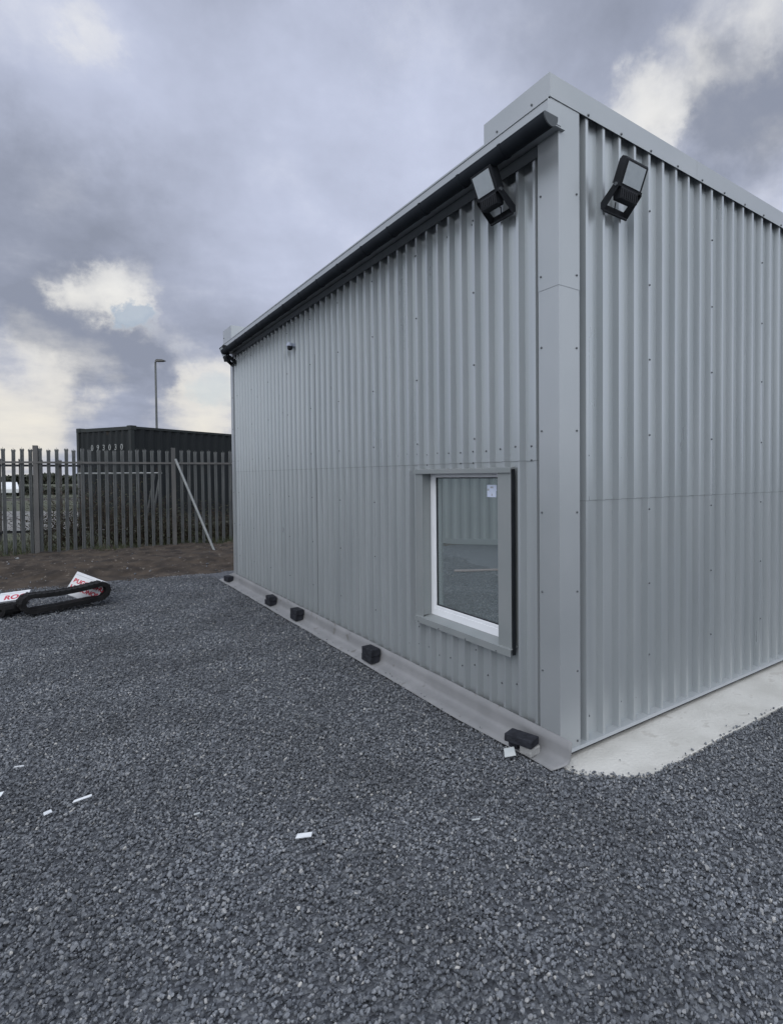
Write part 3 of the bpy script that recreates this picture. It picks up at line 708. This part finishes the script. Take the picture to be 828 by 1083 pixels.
def fence(org, s0, s1, z0, h, rails, label, mt, mt_post, pitch=.155, post_s=(), rail_y=-.03, pale_phase=0., group=None, rh=.045):
    root = empty('palisade_fence', org, FROT, label, 'fence', group)
    proto = pale_mesh(h, mt, 'pale'); proto.parent = root; first = True; s = s0 + pale_phase
    while s < s1:
        if min([abs(s - p) for p in post_s] + [9]) > .06:
            o = proto if first else proto.copy()
            if not first: col.objects.link(o); o.parent = root
            first = False
            o.location = (s + random.uniform(-.006, .006), 0, z0 + random.uniform(-.02, .02)); o.rotation_euler = (random.uniform(-.008, .008), random.uniform(-.007, .007), 0)
        s += pitch
    for zr in rails:
        mb = MB(); y = rail_y
        mb.box(s0 - .1, s1 + .1, y - .005, y, z0 + zr, z0 + zr + rh); mb.box(s0 - .1, s1 + .1, y + .0, y + .03, z0 + zr, z0 + zr + .005)
        mb.build('rail', mt_post, root)
    for p in post_s:
        mb = MB(); hh = h + .03
        mb.box(p - .045, p + .045, -.03, -.024, z0 - .3, z0 + hh); mb.box(p - .045, p + .045, .07, .076, z0 - .3, z0 + hh); mb.box(p - .004, p + .004, -.024, .07, z0 - .3, z0 + hh)
        mb.build('post', mt_post, root)
    return root
# s measured along the fence from FP (the post at the left of the picture)
fence(FP, -4.2, 5.2, .12, 2.50, (2.13,), 'galvanised palisade fence along the top of the soil bank, in front of the container', M['galv'], M['galv_dark'], post_s=(-2.75, 0.12, 2.80), pale_phase=.05)
BP = Vector((-12.9, 15.0, 0))
fence(BP, -4.0, 2.2, .12, 2.36, (2.12, .33), 'darker palisade fence standing behind the first one at the left', M['galv_dark'], M['black'], post_s=(-3.2, -.45), rail_y=-.03, rh=.06, pitch=.44)
# brace against the fence
A_, B__ = Vector((-7.52, 13.66, 2.36)), Vector((-6.36, 13.12, .20))
mb = MB(); mb.tube([A_, B__], .028, 10); tag(mb.build('fence_brace', M['galv_light']), 'pale galvanised pole leaning diagonally against the fence post near the building', 'pole')
fr_ = empty('tube_frame', (-10.77, 14.9, .15), 0, 'galvanised tube frame with a slanting leg standing behind the fence', 'metal frame')
mb = MB(); mb.tube([(0, 0, 1.89), (2.20, .0, 1.89)], .024, 8); mb.build('rail', M['galv_light'], fr_)
for a_, b_ in (((2.17, .0, 1.96), (1.80, .02, 0)), ((1.98, .05, 1.87), (1.62, .02, 0)), ((.0, .0, 1.89), (.02, 0, 0))):
    mb = MB(); mb.tube([a_, b_], .026, 8); mb.build('leg', M['galv'], fr_)
# ------------------------------------------------------------------ container
def container(org, ex, W_, L_, H_, label, m1, m2, number=None, name='shipping_container'):
    ex = Vector((*ex, 0)).normalized(); rz = math.atan2(ex.y, ex.x)
    root = empty(name, org, rz, label, 'container')
    # local x: along end (away from the near corner), y: along long side (perpendicular)
    sgn = -1
    def corr(mb, axis, a0, a1, fixed, pit, dep, z0, z1):
        k = 0; a = a0; pts = []
        while a < a1 - 1e-6:
            for da, d in ((0, 0), (.26, 0), (.5, dep), (.76, dep)):
                if a + da * pit < a1: pts.append((a + da * pit, d))
            a += pit
        pts.append((a1, 0)); vs = []
        for s, d in pts:
            for z in (z0, z1): vs.append((s, fixed + d, z) if axis == 'x' else (fixed + d, s, z))
        mb.add(vs, [(2 * i, 2 * i + 2, 2 * i + 3, 2 * i + 1) for i in range(len(pts) - 1)])
    p = .10
    mb = MB(); corr(mb, 'x', p, W_ - p, -.02, .26, -.036, .15, H_ - .1); mb.build('end_wall', m1, root)
    mb = MB(); corr(mb, 'y', -L_ + p, -p, .02, .278, .036, .15, H_ - .08); mb.build('side_wall', m1, root)
    mb = MB(); corr(mb, 'y', -L_ + p, -p, W_ - .02, .278, -.036, .15, H_ - .08); mb.build('side_wall', m1, root)
    mb = MB(); corr(mb, 'x', p, W_ - p, -L_ + .02, .26, .036, .15, H_ - .1); mb.build('end_wall', m1, root)
    mb = MB(); mb.box(.02, W_ - .02, -L_ + .02, -.02, H_ - .05, H_ - .02); mb.build('roof', m1, root)
    mb = MB()
    for x in (0, W_ - p):
        for y in (-p, -L_): mb.box(x, x + p, y, y + p, .118, H_ - .118)
    for x in (0, W_ - p): mb.box(x + .01, x + .07, -L_ + p, -p, H_ - .08, H_ - .012); mb.box(x + .01, x + .07, -L_ + p, -p, .0, .15)
    for y in (-.07, -L_ + .01): mb.box(p, W_ - p, y, y + .06, H_ - .11, H_ - .012); mb.box(p, W_ - p, y, y + .06, .0, .15)
    mb.build('frame', m2, root)
    for x in (0, W_ - .162):
        for y in (-.162, -L_):
            for z in (0, H_ - .118):
                mb = MB(); mb.box(x - .006, x + .168, y - .006, y + .168, z, z + .118 + (.012 if z else 0)); mb.build('corner_casting', m2, root, bevel=.01)
    if number:
        for k, ch in enumerate(number):
            A = frame((W_ * .70 - k * .262, .004, H_ - .66), (-1, 0, 0), (0, 0, 1), (0, 1, 0))
            text_obj(ch, .23, M['digits'], root, A, .002, 'painted_digit', bold=.004)
    return root
# local frame: +x runs from the near corner along the end wall, -y runs along the long side
container((-9.93, 15.8, .48), (-.915, .403), 2.44, 6.06, 2.90, 'dark green corrugated shipping container with a white number, standing behind the fence', M['cont'], M['contpost'], '093030')
container((-10.95, 2.7, .0), (-1, .0), 2.44, 6.06, 2.59, 'sage green container outside the picture, seen only as a ribbed reflection in the window', M['reflect'], M['reflect'])
mb = MB(); mb.box(-.45, .45, -.04, .04, 0, .03); o = mb.build('timber_plank', M['timber'], bevel=.004); o.location = (-6.6, 6.2, .02); o.rotation_euler = (0, 0, 1.2)
tag(o, 'pinkish plank on the gravel, seen only as a streak reflected in the window', 'plank')
# ------------------------------------------------------------------ lamp post
lp = empty('street_lamp', (-16.72, 28.7, .15), 0, 'tall thin grey street lamp rising behind the container', 'street lamp')
mb = MB(); mb.tube([(0, 0, 0), (0, 0, 1.2), (0, 0, 1.21), (0, 0, 7.65)], [.09, .085, .06, .045], 10); mb.build('pole', M['galv'], lp)
mb = MB(); mb.tube([(-.03, 0, 7.62), (.12, 0, 7.70)], .03, 8); mb.prism([(.02, 7.68), (.10, 7.77), (.38, 7.76), (.50, 7.70), (.36, 7.655), (.08, 7.65)], lambda p, q, t: (p, t, q), -.11, .11); mb.build('lamp_head', M['galv_dark'], lp, bevel=.01)
# ------------------------------------------------------------------ brambles behind the fence
def bush(x, y, h, w, n, label, seed, leafn=5):
    rd = random.Random(seed); root = empty('bramble_bush', (x, y, .15), 0, label, 'bush', 'bramble bushes behind the fence')
    st = MB(); lf = MB()
    for k in range(n):
        a = rd.uniform(0, 6.28); d = rd.uniform(0, w * .6); p = Vector((d * math.cos(a), d * math.sin(a) * .5, 0)); v = Vector((math.cos(a) * .35, math.sin(a) * .25, 1)).normalized()
        L_ = h * rd.uniform(.45, 1.1); seg = 7; pts = [p.copy()]
        for i in range(seg):
            v = (v + Vector((rd.gauss(0, .22), rd.gauss(0, .2), rd.gauss(-.10, .12)))).normalized(); p = p + v * L_ / seg; pts.append(p.copy())
        r0 = rd.uniform(.004, .010); st.tube(pts, [r0 * (1 - .7 * i / seg) for i in range(seg + 1)], 4, cap=False)
        for i in range(2, seg + 1):
            if rd.random() < .8:
                tw = pts[i] + Vector((rd.gauss(0, .14), rd.gauss(0, .12), rd.gauss(.04, .12))); st.tube([pts[i], (pts[i] + tw) / 2 + Vector((0, 0, .02)), tw], [.004, .003, .0015], 3, cap=False)
            for q in range(leafn):
                c = pts[i] + Vector((rd.gauss(0, .11), rd.gauss(0, .11), rd.gauss(0, .10))); s_ = rd.uniform(.014, .032)
                A = Vector((rd.gauss(0, 1), rd.gauss(0, 1), rd.gauss(0, .6))).normalized(); Bq = A.cross(Vector((rd.gauss(0, 1), rd.gauss(0, 1), 1))).normalized()
                lf.add([c - A * s_, c + Bq * s_ * .6, c + A * s_, c - Bq * s_ * .6], [(0, 1, 2, 3)])
    st.build('stems', M['stem'], root); lf.build('leaves', M['leaf'], root)
labs = ['leggy dark bramble bush behind the fence left of the container corner', 'dense bramble bush below the container number', 'dark twiggy bramble bush below the right half of the container end', 'dark bramble bush under the slanting frame legs', 'low leafy bramble bush left of the leaning brace', 'dark bramble bush behind the leaning brace', 'dark bramble bush against the far end of the building']
bx = [(-11.05, 14.0, 1.6, .7), (-10.35, 14.35, 1.9, .9), (-9.55, 14.6, 1.9, .9), (-8.75, 14.75, 1.5, .9), (-8.0, 14.9, 1.0, .9), (-7.2, 15.3, 1.3, .9), (-6.4, 15.7, 1.2, .9)]
for i, ((x, y, h, w), lb) in enumerate(zip(bx, labs)): bush(x, y, h, w, 75 if i else 40, lb, 20 + i, 6 if i in (4,) else 4)
# grass stuff behind the fence and at its foot
mb = MB(); rd = random.Random(5)
for k in range(9000):
    s = rd.uniform(-5, 6); n = rd.uniform(3.3, 8) if rd.random() < .75 else rd.uniform(3.0, 3.9)
    if n < 3.6 and noise.noise(Vector((s * 1.2, 2, 0))) < .1: continue
    q = E0 + ed * s + en * n; z = bankz(s, n) if n < 4.2 else .17
    a = rd.uniform(0, 6.28); h = rd.uniform(.05, .20); w = .008
    d = Vector((math.cos(a), math.sin(a), 0)); l = Vector((rd.gauss(0, .05), rd.gauss(0, .05), 0))
    b0 = Vector((q.x, q.y, z - .01)); mb.add([b0 - d * w, b0 + d * w, b0 + l + Vector((0, 0, h))], [(0, 1, 2)])
tag(mb.build('grass', M['blade']), 'rough green grass growing behind and along the foot of the palisade fence', 'grass', kind='stuff')
# far hedge as one mass of leafy clumps
def hedge(name, x0, x1, y, h, depth_, n, label, size, seed, step=3.):
    mb = MB(); rd = random.Random(seed)
    for k in range(n):
        x = rd.uniform(x0, x1); hh = h * (.7 + .5 * noise.noise(Vector((x * .05, y, 0))) + .25 * noise.noise(Vector((x * .3, y, 0))))
        c = Vector((x, y + rd.uniform(0, depth_), rd.random() ** .6 * max(.2, hh))); A = Vector((rd.gauss(0, 1), rd.gauss(0, 1), rd.gauss(0, 1))).normalized(); Bq = A.cross(Vector((rd.gauss(0, 1), rd.gauss(0, 1), rd.gauss(0, 1)))).normalized(); s_ = size * rd.uniform(.5, 1.2)
        mb.add([c - A * s_, c + Bq * s_ * .7, c + A * s_, c - Bq * s_ * .7], [(0, 1, 2, 3)])
    tag(mb.build(name, M['hedge']), label, 'hedge', kind='stuff')
hedge('hedgerow', -260, 0, 190, 4.2, 6, 12000, 'low dark line of far hedges and trees on the horizon behind the fence', .9, 3)
hedge('scrub', -75, -20, 62, 1.35, 4, 9000, 'dark scrub beyond the pale road behind the fence', .28, 4)
# low guard rail beyond the road and a white car
gr = empty('guard_rail', (-60, 34, .15), 0, 'low grey guard rail along the far side of the pale road', 'guard rail')
mb = MB(); mb.prism([(0, .62), (.03, .58), (0, .53), (.03, .48), (0, .44), (.01, .44), (.04, .48), (.01, .53), (.04, .58), (.01, .62)], lambda p, q, t: (t, p, q), 0, 46); mb.build('rail', M['galv_dark'], gr)
for k in range(16):
    mb = MB(); mb.box(k * 3. - .04, k * 3. + .04, .04, .10, 0, .6); mb.build('post', M['galv_dark'], gr)
car = empty('parked_car', (-49.6, 58.5, .17), R(130), 'white parked car far off, glimpsed between the fence pales', 'car')
mb = MB(); P = [(-2.0, .35), (-2.05, .75), (-1.9, .95), (-1.35, 1.02), (-.85, 1.42), (.75, 1.45), (1.45, 1.0), (2.0, .88), (2.08, .6), (2.05, .33)]
mb.prism(P, lambda p, q, t: (p, t * (1 - .16 * max(0, q - .95) / .5), q), -.85, .85); mb.build('body', M['carwhite'], car, bevel=.05)
mb = MB(); mb.prism([(-1.2, 1.03), (-.82, 1.36), (.70, 1.38), (1.25, 1.03)], lambda p, q, t: (p, t * (1 - .14 * max(0, q - 1.0) / .5), q), -.857, .857); mb.build('side_window', M['carglass'], car)
for sx in (-1.3, 1.3):
    for sy in (-.86, .68):
        mb = MB(); mb.tube([(sx, sy, .32), (sx, sy + .18, .32)], .32, 18); mb.build('wheel', M['rubber'], car)

# ------------------------------------------------------------------ gravel stones (one mass)
hid = bpy.data.collections.new('stone_kinds')
kinds = []
for k in range(9):
    bm = bmesh.new(); bmesh.ops.create_icosphere(bm, subdivisions=2, radius=.5)
    sd_ = Vector((k * 7.3, 1, 2)); fl = random.uniform(.5, .8); el = random.uniform(.6, .95)
    for v in bm.verts:
        p = v.co.normalized(); d = 1 + .42 * noise.noise(p * 1.5 + sd_) + .16 * noise.noise(p * 4 + sd_)
        v.co = Vector((p.x * d, p.y * d * el, p.z * d * fl)) * .5
    for q in range(11):     # chip off flat facets
        nrm = Vector((random.gauss(0, 1), random.gauss(0, 1), random.gauss(0, 1))).normalized(); lim = random.uniform(.16, .29)
        for v in bm.verts:
            e = v.co.dot(nrm) - lim
            if e > 0: v.co -= nrm * e
    me = bpy.data.meshes.new('stone'); bm.to_mesh(me); bm.free(); me.materials.append(M['stone'])
    so_ = bpy.data.objects.new('stone', me); hid.objects.link(so_); kinds.append(so_)
slab_xy = [(p, q) for p, q in slab]
def inpoly(X, Y, poly):
    ins = np.zeros(X.shape, bool); j = len(poly) - 1
    for i in range(len(poly)):
        xi, yi = poly[i]; xj, yj = poly[j]
        c = ((yi > Y) != (yj > Y)) & (X < (xj - xi) * (Y - yi) / (yj - yi + 1e-12) + xi); ins ^= c; j = i
    return ins
pts = []; scl = []
def zone(y0, y1, dens, s0, s1, wl=.98, wr=.62, zoff=.0, mar=.5):
    A = (y1 - y0) * ((wl + wr) * y1 + 2 * mar); n = int(A * dens)
    Y = rng.uniform(y0, y1, n); X = rng.uniform(-wl * y1 - mar, wr * y1 + mar, n)
    keep = (X > -wl * Y - mar) & (X < wr * Y + mar)
    X, Y = X[keep], Y[keep]
    q = np.stack([X - COR.x, Y - COR.y]); b_ = q[0] * Ex.x + q[1] * Ex.y; a_ = q[0] * Dy.x + q[1] * Dy.y
    wob = .012 * np.sin(a_ * 3.1) + .008 * np.sin(a_ * 11)
    keep = ~((b_ > -.140 + wob) & (a_ > -.07)) & ~inpoly(b_, a_, slab_xy) & ~((b_ > .02) & (a_ > -.05))
    keep &= ~((a_ > LEN) & (a_ < 8.43) & (b_ > -.13) & (b_ < .02))
    e = (X - E0.x) * en.x + (Y - E0.y) * en.y; keep &= e < .12
    X, Y = X[keep], Y[keep]; s = (s0 + (s1 - s0) * rng.random(len(X)) ** 1.7) * (1 + .45 * (rng.random(len(X)) > .95))
    for x, y, k in zip(X, Y, s): pts.append((x, y, gz(x, y) + zoff + rng.uniform(-.008, .006))); scl.append(k)
zone(.2, 1.6, 3000, .017, .035, mar=1.8)
zone(1.6, 2.1, 4500, .014, .034, mar=1.8)
zone(2.1, 4.2, 5600, .013, .033, mar=.9)
zone(4.2, 6.8, 3200, .015, .034, mar=1.2)
zone(6.8, 11.6, 1300, .020, .038, mar=1.5)
for k in range(260):   # loose stones and chips on the soil bank
    s = rng.uniform(-6, 8); n_ = rng.uniform(.0, 3.0); q = E0 + ed * s + en * n_; pts.append((q.x, q.y, bankz(s, n_) + .01)); scl.append(rng.uniform(.025, .10) if k % 6 == 0 else rng.uniform(.02, .05))
for k in range(110):
    i_ = rd.randrange(0, 15); (p0, q0), (p1, q1) = slab[i_], slab[i_ + 1]; t_ = rd.random(); o_ = abs(rd.gauss(0, .010 if k % 16 else .10))
    b_, a_ = p0 + (p1 - p0) * t_, q0 + (q1 - q0) * t_
    v = B(b_ + (o_ * .6 if i_ < 6 else 0), min(a_ + o_ * .9, -.10)); pts.append((v.x, v.y, .070 + .004)); scl.append(rd.uniform(.009, .030))
for k in range(60):
    a_ = rd.uniform(-.05, 7.5); v = B(rd.uniform(-.135, -.10), a_); pts.append((v.x, v.y, .085)); scl.append(rd.uniform(.006, .018))
npt = len(pts); print('stones', npt)
me = bpy.data.meshes.new('gravel'); me.from_pydata(pts, [], [])
at_ = me.attributes.new('sc', 'FLOAT', 'POINT'); at_.data.foreach_set('value', scl)
rotv = rng.uniform(0, 6.283, (npt, 3)).astype('f'); rotv[:, :2] = rng.normal(0, .75, (npt, 2))
ar = me.attributes.new('rt', 'FLOAT_VECTOR', 'POINT'); ar.data.foreach_set('vector', rotv.ravel())
go = bpy.data.objects.new('gravel', me); col.objects.link(go); tag(go, 'loose dark grey crushed stone covering the yard in front of the building', 'gravel', kind='stuff')
gt = bpy.data.node_groups.new('scatter', 'GeometryNodeTree')
gt.interface.new_socket('Geometry', in_out='INPUT', socket_type='NodeSocketGeometry'); gt.interface.new_socket('Geometry', in_out='OUTPUT', socket_type='NodeSocketGeometry')
gi = gt.nodes.new('NodeGroupInput'); go_ = gt.nodes.new('NodeGroupOutput'); ip = gt.nodes.new('GeometryNodeInstanceOnPoints')
ci = gt.nodes.new('GeometryNodeCollectionInfo'); ci.inputs[0].default_value = hid; ci.inputs['Separate Children'].default_value = True; ci.inputs['Reset Children'].default_value = True
na = gt.nodes.new('GeometryNodeInputNamedAttribute'); na.data_type = 'FLOAT'; na.inputs[0].default_value = 'sc'
nr = gt.nodes.new('GeometryNodeInputNamedAttribute'); nr.data_type = 'FLOAT_VECTOR'; nr.inputs[0].default_value = 'rt'
cr = gt.nodes.new('ShaderNodeCombineXYZ')
for i in range(3): gt.links.new(na.outputs[0], cr.inputs[i])
er = gt.nodes.new('FunctionNodeEulerToRotation'); gt.links.new(nr.outputs[0], er.inputs[0])
gt.links.new(gi.outputs[0], ip.inputs['Points']); gt.links.new(ci.outputs[0], ip.inputs['Instance']); ip.inputs['Pick Instance'].default_value = True
gt.links.new(er.outputs[0], ip.inputs['Rotation']); gt.links.new(cr.outputs[0], ip.inputs['Scale']); gt.links.new(ip.outputs[0], go_.inputs[0])
md = go.modifiers.new('scatter', 'NODES'); md.node_group = gt
